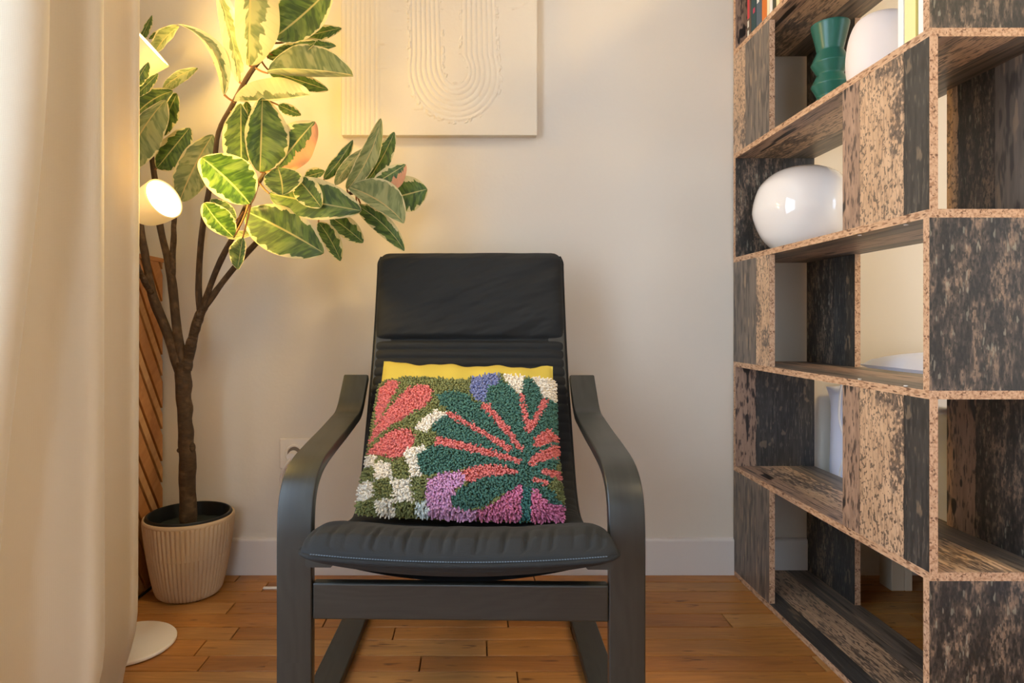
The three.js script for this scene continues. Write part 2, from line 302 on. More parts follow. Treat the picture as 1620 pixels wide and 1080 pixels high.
// ------------------------------------------------------------------ painting with raked relief
{
  const x0 = -0.426, x1 = 0.2015, y0 = 1.4185, y1 = 2.22, zf = -2.0255, zb = -D;
  const p = thing('relief_painting', 'cream textured relief canvas with raked lines and a U-shaped ridge pattern on the wall', 'painting', [x0, y0, zb]);
  const toPx = (x) => 750 + x * FOCAL / 2.024, toPy = (y) => 510 - (y - EYE) * FOCAL / 2.024;
  const relief = (x, y) => {
    const X = toPx(x), Y = toPy(y); let h = 0;
    const cx = 722, cy = 84, dx = X - cx, dy = Y - cy; let r, rin, rout;   // the U: straight arms above, a deep bowl below
    if (dy <= 0) { r = Math.abs(dx); if (dx < 0) { rin = 24 - dy * 0.03; rout = 73 + 0.01 * -dy; } else { rin = 9; rout = 63 - 0.03 * -dy; } }
    else { r = Math.hypot(dx, dy); const a = Math.atan2(dy, dx) / Math.PI; const k = Math.sin(a * Math.PI) ** 1.5; rin = lerp(lerp(9, 24, smooth(0.1, 0.9, a)), 49, k ** 2); rout = lerp(lerp(63, 73, smooth(0.1, 0.9, a)), 106, k); }
    const t = (r - rin) / (rout - rin), n = 6.5;
    if (t > -0.06 && t < 1.06) { const ends = smooth(-0.06, 0.03, t) * smooth(1.06, 0.97, t); h += ends * (0.0028 * Math.abs(Math.sin(t * n * Math.PI)) ** 0.7 - 0.0006 + 0.0008 * (fbm(X * 0.3, Y * 0.3, 71, 2) - 0.5)); }
    if (t > 1.0 && t < 1.1 || t < 0 && t > -0.1) h += 0.0025 * smooth(0.52, 0.7, fbm(X * 0.16, Y * 0.16, 73, 3));
    if (X < 602) { const k = (X - 541) / 7.6, w = smooth(604, 598, X); h += w * (0.0017 * Math.abs(Math.sin(k * Math.PI)) ** 0.6 - 0.0006); }
    const crest = fbm(X * 0.03, Y * 0.06, 75, 3); h += 0.0014 * (fbm(X * 0.02, Y * 0.03, 76, 3) - 0.5) + 0.0005 * (fbm(X * 0.35, Y * 0.35, 77, 3) - 0.5);
    for (const [a, b] of [[625, 18], [627, 48], [603, 70], [606, 107], [660, 172], [830, 6], [812, 14], [660, 20]]) { const q = Math.hypot((X - a) / 9, (Y - b) / 2.4); if (q < 1.6) h += 0.002 * Math.exp(-q * q * 2) * (0.5 + noise(X * 0.7, Y * 0.7, 78)); }
    return h;
  };
  const nx = 420, ny = 420, w = x1 - x0, hgt = y1 - y0;
  const front = grid(nx, ny, (u, v) => V(u * w, v * hgt, zf - zb + relief(x0 + u * w, y0 + v * hgt)));
  const cream = std({ color: 0xe6dcc8, roughness: 0.75 });
  mesh('relief', front, cream, p);
  mesh('stretcher', box(0.0006, w - 0.0006, 0.0006, hgt - 0.0006, 0.001, zf - zb - 0.0012, 0), cream, p);
}

// ------------------------------------------------------------------ the slatted wood panel in the corner
{
  const X = -1.006, zb = -2.046, za = -1.58, top = 1.022;
  const o = thing('slatted_panel', 'wooden panel of diagonal slats standing in the corner behind the potted plant', 'panel', [X, 0, zb]);
  const tex = (s) => texture(128, 256, (u, v) => mix3([192, 136, 78], [226, 176, 116], fbm(u * 3, v * 40, s, 3) * 0.8 + fbm(u * 20, v * 6, s + 3, 2) * 0.2));
  const woods = [[0xffffff, 81], [0xf0dcc6, 85]].map(([c, s]) => std({ color: c, map: tex(s), roughness: 0.55 }));
  mesh('backing_board', box(-0.022, -0.014, 0.004, top - 0.002, 0.002, za - zb - 0.002, 0.001), std({ color: 0x4a2c16, roughness: 0.85 }), o);
  const clip = (poly, f) => { const out = []; poly.forEach((a, i) => { const b = poly[(i + 1) % poly.length], fa = f(a), fb = f(b); if (fa >= 0) out.push(a); if (fa * fb < 0) { const t = fa / (fa - fb); out.push([lerp(a[0], b[0], t), lerp(a[1], b[1], t)]); } }); return out; };
  const w = za - zb, slope = 1.53;                       // plane coordinates: s from the back wall towards the room, y up; slats rise towards the room
  let c = -0.9, k = 0;
  while (c < top) {
    const h = k % 2 ? 0.082 : 0.046, gap = 0.022;
    let poly = [[0.004, c], [w, c + slope * w], [w, c + slope * w + h], [0.004, c + h]];
    poly = clip(clip(poly, (q) => q[1] - 0.002), (q) => top - 0.012 - q[1]);
    if (poly.length > 2) {
      const s = new THREE.Shape(poly.map(([a, b]) => new THREE.Vector2(-a, b)));
      const g = new THREE.ExtrudeGeometry(s, { depth: 0.011, bevelEnabled: true, bevelSize: 0.0012, bevelThickness: 0.0012, bevelSegments: 1 }).rotateY(Math.PI / 2).translate(-0.0125, 0, 0);
      const m = mesh('slat', metreUV(g), woods[k % 2], o);
      const uv = m.geometry.attributes.uv, du = rnd(); for (let q = 0; q < uv.count; q++) { const a = uv.getX(q), b = uv.getY(q); uv.setXY(q, (a * 0.84 - b * 0.54) / 0.3 + du, (a * 0.54 + b * 0.84) / 0.5 + du); }
    }
    c += h + gap; k++;
  }
  mesh('top_rail', box(-0.024, 0.002, top - 0.011, top + 0.003, 0, w, 0.001), woods[1], o);
}

// ------------------------------------------------------------------ wall socket with plug, and the cables on the floor
{
  const c = at(466.5, 717, 2.056);
  const o = thing('wall_socket', 'square white wall socket with a plugged-in cable beside the armchair', 'socket', [c.x, c.y, -D]);
  const white = std({ color: 0xefe6d6, roughness: 0.35 }), dark = std({ color: 0x8d7c68, roughness: 0.6 });
  mesh('cover_plate', box(-0.049, 0.049, -0.049, 0.049, 0.0005, 0.008, 0.004), white, o);
  mesh('socket_ring', new THREE.TorusGeometry(0.0265, 0.0045, 12, 40).translate(0, 0, 0.009), white, o);
  mesh('socket_well', lathe([[0, 0.0082], [0.022, 0.0082], [0.0235, 0.011]], 36).rotateX(Math.PI / 2), dark, o);
  const plug = new THREE.CylinderGeometry(0.0135, 0.0165, 0.03, 20).rotateX(Math.PI / 2).translate(-0.003, -0.005, 0.025);
  mesh('plug', plug, std({ color: 0xf3eee4, roughness: 0.35 }), o);
  mesh('cable', new THREE.TubeGeometry(new THREE.CatmullRomCurve3([V(-0.004, -0.008, 0.038), V(-0.014, -0.024, 0.052), V(-0.030, -0.055, 0.05), V(-0.034, -0.085, 0.042), V(-0.016, -0.16, 0.03), V(0.01, -0.3, 0.035), V(0.01, -0.375, 0.05), V(0.03, -0.3885, 0.075)]), 40, 0.0032, 8), std({ color: 0xf3eee4, roughness: 0.4 }), o);
  const strip = thing('cable_end', 'short flat white cable end lying on the floor behind the left chair leg', 'cable', [at(427, 930, 1.943).x, 0, -1.94]);
  mesh('flat_cable', box(-0.02, 0.09, 0, 0.006, -0.007, 0.004, 0.002), std({ color: 0xf6f1e8, roughness: 0.4 }), strip);
  const cord = thing('black_cord', 'thin black cord lying on the floor left of the ribbed plant pot', 'cord');
  const pts = [at(200, 842, 1.9), at(222, 872, 1.93), at(236, 915, 1.98), V(-1.01, 0.005, -1.965), V(-1.02, 0.004, -1.85), V(-0.99, 0.004, -1.75)]; pts.forEach((p) => { p.y = Math.max(p.y, 0.0045); p.x = Math.max(-0.994, p.x); });
  mesh('cord', new THREE.TubeGeometry(new THREE.CatmullRomCurve3(pts), 50, 0.004, 8), std({ color: 0x16181a, roughness: 0.5 }), cord);
}

// ------------------------------------------------------------------ curtain gathered at the far side of the left window
{
  const o = thing('curtain', 'floor-length cream curtain hanging in soft folds at the left of the picture', 'curtain', [-0.76, 0, -1.15]);
  const path = (t, y) => {                              // t from the free edge (far) towards the window (near)
    const low = 1 - smooth(0.0, 0.22, y), k = y / 2.5;
    const e = Math.min(t, 0.72) / 0.72, back = Math.max(0, t - 0.72) / 0.28, ph = e * 2.06 * Math.PI * 2, amp = lerp(0.028, 0.055, smooth(0, 0.35, e));
    const turn = Math.min(back / 0.45, 1) * Math.PI / 2, rest = Math.max(0, back - 0.45) / 0.55;
    const d = lerp(1.44, 1.052, e) - 0.042 * Math.sin(turn) - 0.03 * rest;
    let x = lerp(-0.783, -0.766, smooth(0.4, 1, e)) + amp * Math.cos(ph - 0.4) + 0.006 * Math.sin(ph * 0.5 + k * 2) * (1 - e);
    x -= 0.10 * (1 - Math.cos(turn)) + 0.19 * rest;
    x -= 0.09 * smooth(0.62, 0.95, e) * smooth(0.55, 0.1, k);
    x -= 0.035 * low * low; if (t < 0.03) x -= 0.05 * (1 - t / 0.03) ** 2;
    return V(x + 0.76, y, -d + 0.012 * Math.sin(ph * 2) + 1.15);
  };
  const sheet = (shift) => grid(220, 60, (u, v) => path(u, 0.006 + v * 2.5).add(V(shift, 0, 0)));
  const weave = texture(256, 256, (u, v) => [255 * (0.5 + 0.25 * Math.sin(u * Math.PI * 128) + 0.25 * Math.sin(v * Math.PI * 128))], false);
  weave.repeat.set(6, 14);
  mesh('fabric', sheet(0), phys({ color: 0xe8dcc4, roughness: 1, side: THREE.DoubleSide, transmission: 0.3, thickness: 0, bumpMap: weave, bumpScale: 0.0002, sheen: 0.2, sheenRoughness: 0.6 }), o);
}

// ------------------------------------------------------------------ floor lamp with three heads
{
  const X = -0.875, Z = -1.6;
  const lamp = thing('floor_lamp', 'white floor lamp with three glowing cup-shaped heads, half hidden by the curtain', 'lamp', [X, 0, Z]);
  const enamel = std({ color: 0xf3ead8, roughness: 0.4 });
  mesh('base', lathe([[0, 0.001], [0.108, 0.001], [0.112, 0.004], [0.112, 0.009], [0.109, 0.012], [0.02, 0.016], [0.012, 0.024], [0, 0.024]], 72), enamel, lamp);
  mesh('pole', new THREE.CylinderGeometry(0.008, 0.008, 1.76, 20).translate(0, 0.9, 0), enamel, lamp);
  const shadeGlow = std({ color: 0xf0dcae, roughness: 0.5, emissive: new THREE.Color(1, 0.62, 0.2), emissiveIntensity: 0.3, side: THREE.DoubleSide });
  const bulb = std({ color: 0xffffff, roughness: 0.4, emissive: new THREE.Color(1, 0.93, 0.84), emissiveIntensity: 2.2 });
  const heads = [[at(207, -20, 1.68), V(0.80, -0.32, -0.22), 0.052, 1.15], [at(239, 74, 1.56), V(0.68, 0.58, -0.02), 0.056, 0.8], [at(260, 314, 1.56), V(0.86, 0.34, 0.38), 0.052, 2.3]];
  for (const [p, axis, r, bright] of heads) {
    const a = axis.clone().normalize(), c = V(p.x - X, p.y, p.z - Z), q = new THREE.Quaternion().setFromUnitVectors(V(0, 1, 0), a);
    const cup = smoothProfile([[0.012, -0.098], [0.026, -0.095], [0.042, -0.07], [0.05, -0.035], [r, 0]], 30);
    const g = lathe([[0, -0.0985], ...cup, [r - 0.0025, 0.0005], ...cup.slice(6).reverse().map(([x, y]) => [x - 0.003, y])], 48).applyQuaternion(q).translate(c.x, c.y, c.z);
    const shade = mesh('lamp_shade', g, shadeGlow, lamp);
    mesh('diffuser', lathe([[0, 0.001], [r * 0.7, 0.0], [r - 0.004, -0.004], [r - 0.004, -0.008], [0, -0.008]], 48).applyQuaternion(q).translate(c.x, c.y, c.z), bulb, shade);
    const back = c.clone().addScaledVector(a, -0.096), joint = V(0, clamp(back.y - 0.02, 0.1, 1.74), 0);
    mesh('arm', new THREE.TubeGeometry(new THREE.CatmullRomCurve3([joint, joint.clone().lerp(back, 0.5).add(V(0, -0.012, 0)), back]), 16, 0.006, 10), enamel, lamp);
    const l = new THREE.RectAreaLight(LAMP.color, LAMP.power * bright, r * 1.5, r * 1.5);
    l.position.set(X + c.x, c.y, Z + c.z).addScaledVector(a, 0.006); l.lookAt(l.position.clone().add(a)); scene.add(l);
  }
}
{ // flush ceiling lamp behind the camera: the warm light of the room
  const o = thing('ceiling_lamp', 'round flush ceiling lamp in the middle of the room', 'lamp', [1.8, H, -0.2]);
  mesh('lamp_body', lathe([[0, -0.03], [0.26, -0.03], [0.27, -0.02], [0.27, 0]], 48), std({ color: 0xf0ece4, roughness: 0.5 }), o);
  mesh('diffuser', lathe([[0, -0.05], [0.2, -0.046], [0.245, -0.031], [0, -0.031]], 48), std({ color: 0xffffff, emissive: new THREE.Color(1, 0.85, 0.65), emissiveIntensity: 2 }), o);
  const l = new THREE.RectAreaLight(CEILING.color, CEILING.power, 0.44, 0.44); l.position.set(1.8, H - 0.055, -0.2); l.lookAt(1.8, 0, -0.2); scene.add(l);
}

// ------------------------------------------------------------------ rubber plant in a fluted pot
const leafPaint = (s, o) => texture(160, 320, (u, v) => {
  const a = Math.abs(u - 0.5) * 2, side = u < 0.5 ? 0 : 1, vv = v + 0.16 * a;             // veins run outward and up
  const vein = Math.abs(((vv * 13 + side * 0.4) % 1) - 0.5), streak = fbm(a * 2.2, vv * 26, s + side * 7, 3);
  let edge = o.edge + (side ? o.skew : -o.skew) + o.jag * (fbm(a * 1.3, vv * 15, s + 3 + side * 5, 3) - 0.5) - 0.12 * smooth(0.75, 1, v);
  let green = mix3(o.dark, o.mid, smooth(0.3, 0.7, streak)); green = mix3(green, o.pale, smooth(0.52, 0.66, fbm(a * 1.7 + 4, vv * 9, s + 11 + side * 3, 3)) * o.patch);
  const rim = smooth(edge + 0.015, edge - 0.015, a);
  const margin = mix3(side && o.margin2 ? o.margin2 : o.margin, o.mid, 0.1 * fbm(a * 4, vv * 18, s + 21, 2));
  let c = mix3(margin, green, rim);
  c = mix3(c, mix3(c, o.vein, 0.5), smooth(0.09, 0.02, vein) * 0.5 * (1 - a * 0.6));
  c = mix3(c, o.rib, smooth(0.055, 0.025, a));
  return c;
}, true, false);
const upper = { dark: [50, 80, 26], mid: [88, 120, 42], pale: [136, 156, 84], margin: [232, 222, 172], vein: [146, 160, 88], rib: [190, 184, 118] };   // the glossy upper side
const under = { dark: [108, 126, 76], mid: [140, 154, 100], pale: [176, 180, 126], margin: [232, 222, 172], vein: [182, 178, 120], rib: [200, 180, 118] };  // the matt underside
const leafTypes = {
  green: { ...upper, edge: 0.88, skew: 0.02, jag: 0.34, patch: 0.5 },
  ragged: { ...upper, edge: 0.8, skew: 0.06, jag: 0.55, patch: 0.35 },
  rose: { ...upper, edge: 0.5, skew: -0.12, jag: 0.6, patch: 0.4, margin2: [232, 164, 122] },
  grey: { ...under, edge: 0.93, skew: 0.02, jag: 0.22, patch: 0.7 },
  creamy: { ...under, edge: 0.4, skew: 0.1, jag: 0.7, patch: 0.9 },
  stripe: { ...under, edge: 0.95, skew: 0, jag: 0.12, patch: 0.9 },
};
const leafMaterials = {};
Object.entries(leafTypes).forEach(([k, o], i) => { leafMaterials[k] = [0, 1].map((j) => phys({ map: leafPaint(301 + i * 37 + j * 500, o), roughness: 0.96, transmission: 0.44, thickness: 0, side: THREE.DoubleSide, clearcoat: 0.5, clearcoatRoughness: 0.3 })); });
{
  const PX = -0.864, PZ = -1.918;
  const pot = thing('plant_pot', 'beige vertically ribbed plant pot on the floor beside the curtain', 'pot', [PX, 0, PZ]);
  const outer = smoothProfile([[0.07, 0.0], [0.084, 0.003], [0.094, 0.016], [0.105, 0.06], [0.117, 0.13], [0.125, 0.19], [0.1285, 0.226]], 40), n = outer.length;
  const flutes = 58, radius = (v) => { const f = v * (n - 1), i = Math.min(n - 2, Math.floor(f)); return [lerp(outer[i][0], outer[i + 1][0], f - i), lerp(outer[i][1], outer[i + 1][1], f - i)]; };
  const wall = grid(flutes * 10, 44, (u, v) => { const [r, y] = radius(v), a = -u * Math.PI * 2, k = Math.abs(Math.cos(u * Math.PI * flutes)) ** 0.6, rr = r + 0.0046 * (k - 0.6) * smooth(0.02, 0.1, v) * smooth(1.0, 0.975, v); return V(Math.cos(a) * rr, y, Math.sin(a) * rr); });
  const clay = std({ color: 0xcab08e, roughness: 0.62 });
  mesh('ribbed_wall', wall, clay, pot);
  mesh('rim', lathe([[0.1285, 0.226], [0.1295, 0.230], [0.128, 0.236], [0.125, 0.2375], [0.122, 0.235], [0.121, 0.18], [0.118, 0.13]], 96), clay, pot);
  mesh('bottom', lathe([[0, 0.002], [0.07, 0.0005]], 48), clay, pot);
  mesh('inner_pot', lathe([[0.1205, 0.232], [0.1205, 0.242], [0.117, 0.244], [0.1135, 0.242], [0.108, 0.2], [0.104, 0.19]], 72), std({ color: 0x14191a, roughness: 0.4 }), pot);
  const soilTop = grid(48, 14, (u, v) => { const a = -u * Math.PI * 2, r = 0.109 * (1 - v); return V(Math.cos(a) * r, 0.198 + 0.006 * fbm(Math.cos(a) * r * 90 + 9, Math.sin(a) * r * 90 + 9, 95, 3), Math.sin(a) * r); });
  mesh('soil', soilTop, std({ color: 0x28302a, roughness: 0.95 }), pot);

  const plant = thing('rubber_plant', 'tall variegated rubber plant with cream-edged leaves rising from the ribbed pot', 'plant', [PX, 0.195, PZ]);
  const local = (v) => v.clone().sub(plant.position);
  const barkPaint = (u, v) => { let c = mix3([58, 44, 28], [98, 74, 48], fbm(u * 8, v * 50, 97, 4)); const k = fbm(u * 5, v * 18, 98, 3); return mix3(c, [122, 98, 68], smooth(0.58, 0.75, k) * 0.5); };
  const bark = std({ map: texture(128, 512, barkPaint), roughness: 0.8, bumpMap: texture(128, 512, (u, v) => [255 * fbm(u * 10, v * 60, 99, 4)], false), bumpScale: 0.0025 });
  const twig = std({ color: 0x9a6a3c, roughness: 0.6 });
  const stems = [];
  function stem(name, list, r0, r1) {
    const pts = list.map((q) => local(at(...q))), c = new THREE.CatmullRomCurve3(pts, false, 'centripetal');
    mesh(name, taperTube(pts, r0, r1, 40, 10, 0.3), bark, plant);
    for (let i = 0; i <= 30; i++) stems.push(c.getPointAt(i / 30));
  }
  stem('trunk', [[297, 832, 1.918], [297, 760, 1.915], [294, 690, 1.91], [291, 630, 1.91], [290, 572, 1.905]], 0.0245, 0.022);
  mesh('trunk_knot', new THREE.IcosahedronGeometry(0.014, 2).scale(0.7, 1.2, 0.7).translate(...local(at(304, 708, 1.905)).toArray()), bark, plant);
  mesh('trunk_knot', new THREE.IcosahedronGeometry(0.008, 2).translate(...local(at(284, 712, 1.905)).toArray()), bark, plant);
  stem('branch', [[287, 590, 1.905], [264, 525, 1.9], [242, 468, 1.89], [230, 405, 1.88], [220, 345, 1.87], [214, 285, 1.86]], 0.0165, 0.008);
  stem('branch', [[241, 466, 1.89], [226, 440, 1.83], [208, 400, 1.76]], 0.0095, 0.007);
  stem('branch', [[289, 582, 1.905], [278, 505, 1.91], [271, 438, 1.91], [252, 350, 1.9], [246, 290, 1.89], [235, 220, 1.88]], 0.0155, 0.007);
  stem('branch', [[272, 440, 1.91], [274, 390, 1.9], [277, 330, 1.9], [288, 280, 1.9]], 0.0095, 0.006);
  stem('branch', [[294, 585, 1.905], [305, 535, 1.9], [317, 495, 1.895], [322, 485, 1.895]], 0.0165, 0.0135);
  stem('branch', [[316, 497, 1.895], [314, 450, 1.88], [322, 350, 1.82], [338, 262, 1.78], [347, 205, 1.77], [370, 162, 1.76], [394, 118, 1.75], [412, 94, 1.75], [430, 68, 1.75]], 0.0095, 0.006);
  stem('branch', [[320, 490, 1.895], [341, 430, 1.86], [368, 375, 1.80], [390, 325, 1.74], [405, 295, 1.71], [420, 272, 1.7]], 0.0095, 0.006);
  stem('branch', [[322, 488, 1.895], [365, 430, 1.87], [412, 378, 1.84], [450, 345, 1.82], [510, 318, 1.81], [570, 302, 1.81], [600, 296, 1.81]], 0.0095, 0.005);
  // base [px, py, depth], tip [px, py, depth], bend of the midrib in px and depth, half-widths (left of travel, right of travel) in px, depth of each edge (m towards the camera), kind
  const leaves = [
    [[354, 150, 1.74], [281, 38, 1.70], [20, -14, 0], 4, 15, 0.03, -0.01, 'creamy'], [[378, 130, 1.75], [342, -22, 1.72], [6, 4, 0], 14, 22, 0.01, 0.02, 'creamy'], [[394, 104, 1.74], [398, -70, 1.70], [-1, 0, 0.02], 22, 44, 0.01, -0.01, 'creamy'],
    [[433, 60, 1.75], [526, -22, 1.74], [0, 4, -0.02], 42, 40, 0, 0.015, 'green'], [[424, 116, 1.74], [559, 121, 1.72], [0, 3, 0], 54, 3, -0.02, 0.06, 'stripe'], [[370, 160, 1.72], [491, 150, 1.66], [4, 3, -0.02], 40, 8, -0.02, 0.04, 'creamy'],
    [[426, 112, 1.80], [519, 142, 1.79], [0, 0, 0], 14, 16, 0, 0.01, 'ragged'], [[462, 62, 1.82], [540, 44, 1.80], [0, 0, 0], 14, 12, 0, 0, 'ragged'], [[436, 88, 1.79], [532, 73, 1.78], [0, -4, 0], 16, 10, 0, 0, 'ragged'],
    [[424, 92, 1.78], [500, 66, 1.74], [0, 4, 0], 14, 12, 0, 0, 'green'],
    [[382, 268, 1.70], [381, 164, 1.69], [0, 0, 0.01], 29, 16, 0.0, -0.02, 'green'], [[411, 272, 1.69], [415, 154, 1.68], [0, 0, 0.01], 19, 42, 0.03, -0.01, 'green'], [[438, 266, 1.70], [498, 192, 1.69], [-2, 0, 0], 33, 33, 0.01, 0.01, 'rose'],
    [[440, 166, 1.74], [476, 182, 1.74], [0, 0, 0], 9, 9, 0, 0, 'ragged'], [[396, 323, 1.50], [320, 250, 1.42], [2, -2, 0], 26, 42, 0.04, -0.01, 'green'], [[440, 266, 1.67], [447, 309, 1.63], [2, 0, 0], 33, 27, -0.01, 0.0, 'green'],
    [[470, 282, 1.67], [508, 328, 1.64], [0, -2, 0], 19, 23, 0, 0, 'ragged'], [[426, 306, 1.70], [571, 333, 1.66], [-4, 0, 0.02], 40, 27, -0.02, 0.01, 'green'], [[389, 334, 1.68], [512, 400, 1.64], [0, -3, 0.02], 34, 40, -0.02, 0.01, 'green'],
    [[504, 352, 1.76], [539, 413, 1.74], [2, -2, 0], 16, 13, 0, 0, 'ragged'], [[370, 375, 1.50], [324, 322, 1.43], [-2, 2, 0], 12, 24, 0.03, 0, 'green'], [[358, 374, 1.66], [402, 370, 1.66], [0, 0, 0], 7, 7, 0, 0.01, 'grey'],
    [[384, 376, 1.52], [376, 426, 1.49], [0, 0, 0], 7, 19, 0, 0, 'green'], [[512, 283, 1.80], [558, 221, 1.79], [2, 2, 0], 9, 9, 0.01, -0.01, 'green'], [[530, 292, 1.80], [579, 234, 1.79], [-3, -2, 0], 10, 10, 0, -0.01, 'grey'],
    [[549, 300, 1.79], [603, 188, 1.76], [6, 6, 0], 13, 16, 0.01, 0, 'grey'], [[580, 288, 1.81], [624, 209, 1.79], [2, 2, 0], 14, 17, 0, 0.01, 'ragged'], [[590, 292, 1.78], [642, 260, 1.75], [0, 0, 0], 13, 25, 0.0, 0.0, 'rose'],
    [[618, 314, 1.81], [676, 299, 1.80], [0, 0, 0], 30, 27, 0, 0, 'ragged'], [[552, 296, 1.76], [639, 353, 1.72], [6, -5, 0], 36, 14, -0.02, 0.02, 'grey'], [[564, 324, 1.80], [640, 397, 1.78], [6, -4, 0], 14, 16, 0, 0.01, 'ragged'],
    [[522, 342, 1.80], [575, 384, 1.78], [2, 0, 0], 17, 15, 0, 0, 'ragged'], [[482, 280, 1.78], [514, 271, 1.78], [0, 0, 0], 11, 8, 0, 0, 'ragged'], [[572, 326, 1.83], [614, 346, 1.82], [0, 0, 0], 12, 14, 0, 0, 'ragged'], [[588, 280, 1.83], [609, 226, 1.82], [0, 0, 0], 10, 10, 0, 0, 'rose'],
    [[196, 205, 1.86], [274, 144, 1.84], [-3, -10, 0], 20, 26, 0, 0.01, 'green'], [[246, 218, 1.87], [280, 148, 1.86], [0, 0, 0], 19, 21, 0, 0, 'ragged'], [[196, 268, 1.83], [262, 158, 1.82], [-6, -4, 0], 18, 34, 0, -0.01, 'grey'],
    [[256, 142, 1.88], [312, 107, 1.86], [-3, -3, 0], 10, 11, 0, 0, 'grey'], [[248, 266, 1.88], [300, 202, 1.87], [0, 0, 0], 22, 26, 0, 0, 'ragged'], [[284, 318, 1.87], [337, 213, 1.86], [-2, -4, 0], 27, 30, 0, 0, 'grey'],
    [[243, 86, 1.88], [284, 42, 1.86], [-2, -4, 0], 14, 14, 0, 0.01, 'grey'], [[236, 62, 1.9], [262, 44, 1.9], [0, 0, 0], 4, 5, 0, 0, 'ragged'], [[221, 66, 1.88], [240, 24, 1.88], [0, 0, 0], 6, 7, 0, 0, 'ragged'],
    [[212, 136, 1.52], [234, 98, 1.5], [0, 0, 0], 8, 10, 0, 0, 'green'], [[214, 152, 1.8], [250, 116, 1.8], [0, 0, 0], 9, 10, 0, 0, 'ragged'], [[374, 348, 1.7], [334, 316, 1.72], [0, 0, 0], 14, 13, 0, 0, 'green'], [[356, 150, 1.77], [338, 98, 1.76], [6, 0, 0], 4, 8, 0, 0, 'ragged'], [[392, 190, 1.74], [390, 160, 1.74], [0, 0, 0], 11, 8, 0, 0, 'ragged'],
  ];
  leaves.forEach(([b, t, bend, wl, wr, zl, zr, kind], i) => {
    const mid = [(b[0] + t[0]) / 2 + bend[0] * 2, (b[1] + t[1]) / 2 + bend[1] * 2, (b[2] + t[2]) / 2 - bend[2] * 2];
    const curve = new THREE.QuadraticBezierCurve3(at(...b), at(...mid), at(...t)), ln = Math.hypot(t[0] - b[0], t[1] - b[1]), dir = [(t[0] - b[0]) / ln, (t[1] - b[1]) / ln];
    const perp = V(dir[1], dir[0], 0).normalize(), scale = (b[2] + t[2]) / 2 / FOCAL;           // left of travel, in the picture's sense (y up)
    const wid = (v) => Math.sin(Math.PI * clamp(v) ** 0.92) ** 0.6 * (1 - 0.14 * v) * 1.08 + 0.012;
    const g = grid(14, 52, (u, v) => {
      const p = curve.getPoint(v), s = 1 - 2 * u, a = Math.abs(s), left = s > 0, w = (left ? wl : wr) * scale * wid(v);
      const wave = 0.0028 * Math.sin(v * 15 + i * 2.3 + (left ? 0 : 1.4)) * a * a * Math.min(1, w / 0.03), pleat = 0.0032 * (Math.abs(((v + 0.16 * a) * 13 % 1) - 0.5) - 0.25) * a * (1 - a) * 2;
      p.addScaledVector(perp, s * w * (1 - 0.0 * a)); p.z += (left ? zl : zr) * wid(v) * (0.35 * a + 0.65 * a * a) + wave + pleat + 0.006 * a * a * Math.sin(i * 5.1);
      return local(p);
    });
    const leaf = mesh('leaf', g, leafMaterials[kind][i % 2], plant);
    const root = local(at(...b)); let near = stems[0]; for (const q of stems) if (q.distanceTo(root) < near.distanceTo(root)) near = q;
    const gap = near.distanceTo(root);
    if (gap > 0.008 && gap < (b[0] > 300 ? 0.32 : 0.15)) mesh('petiole', taperTube([near, near.clone().lerp(root, 0.5).add(V(0, -0.06 * gap, 0.02 * gap)), root], 0.0032, 0.0022, 8, 6), twig, leaf);
  });
}

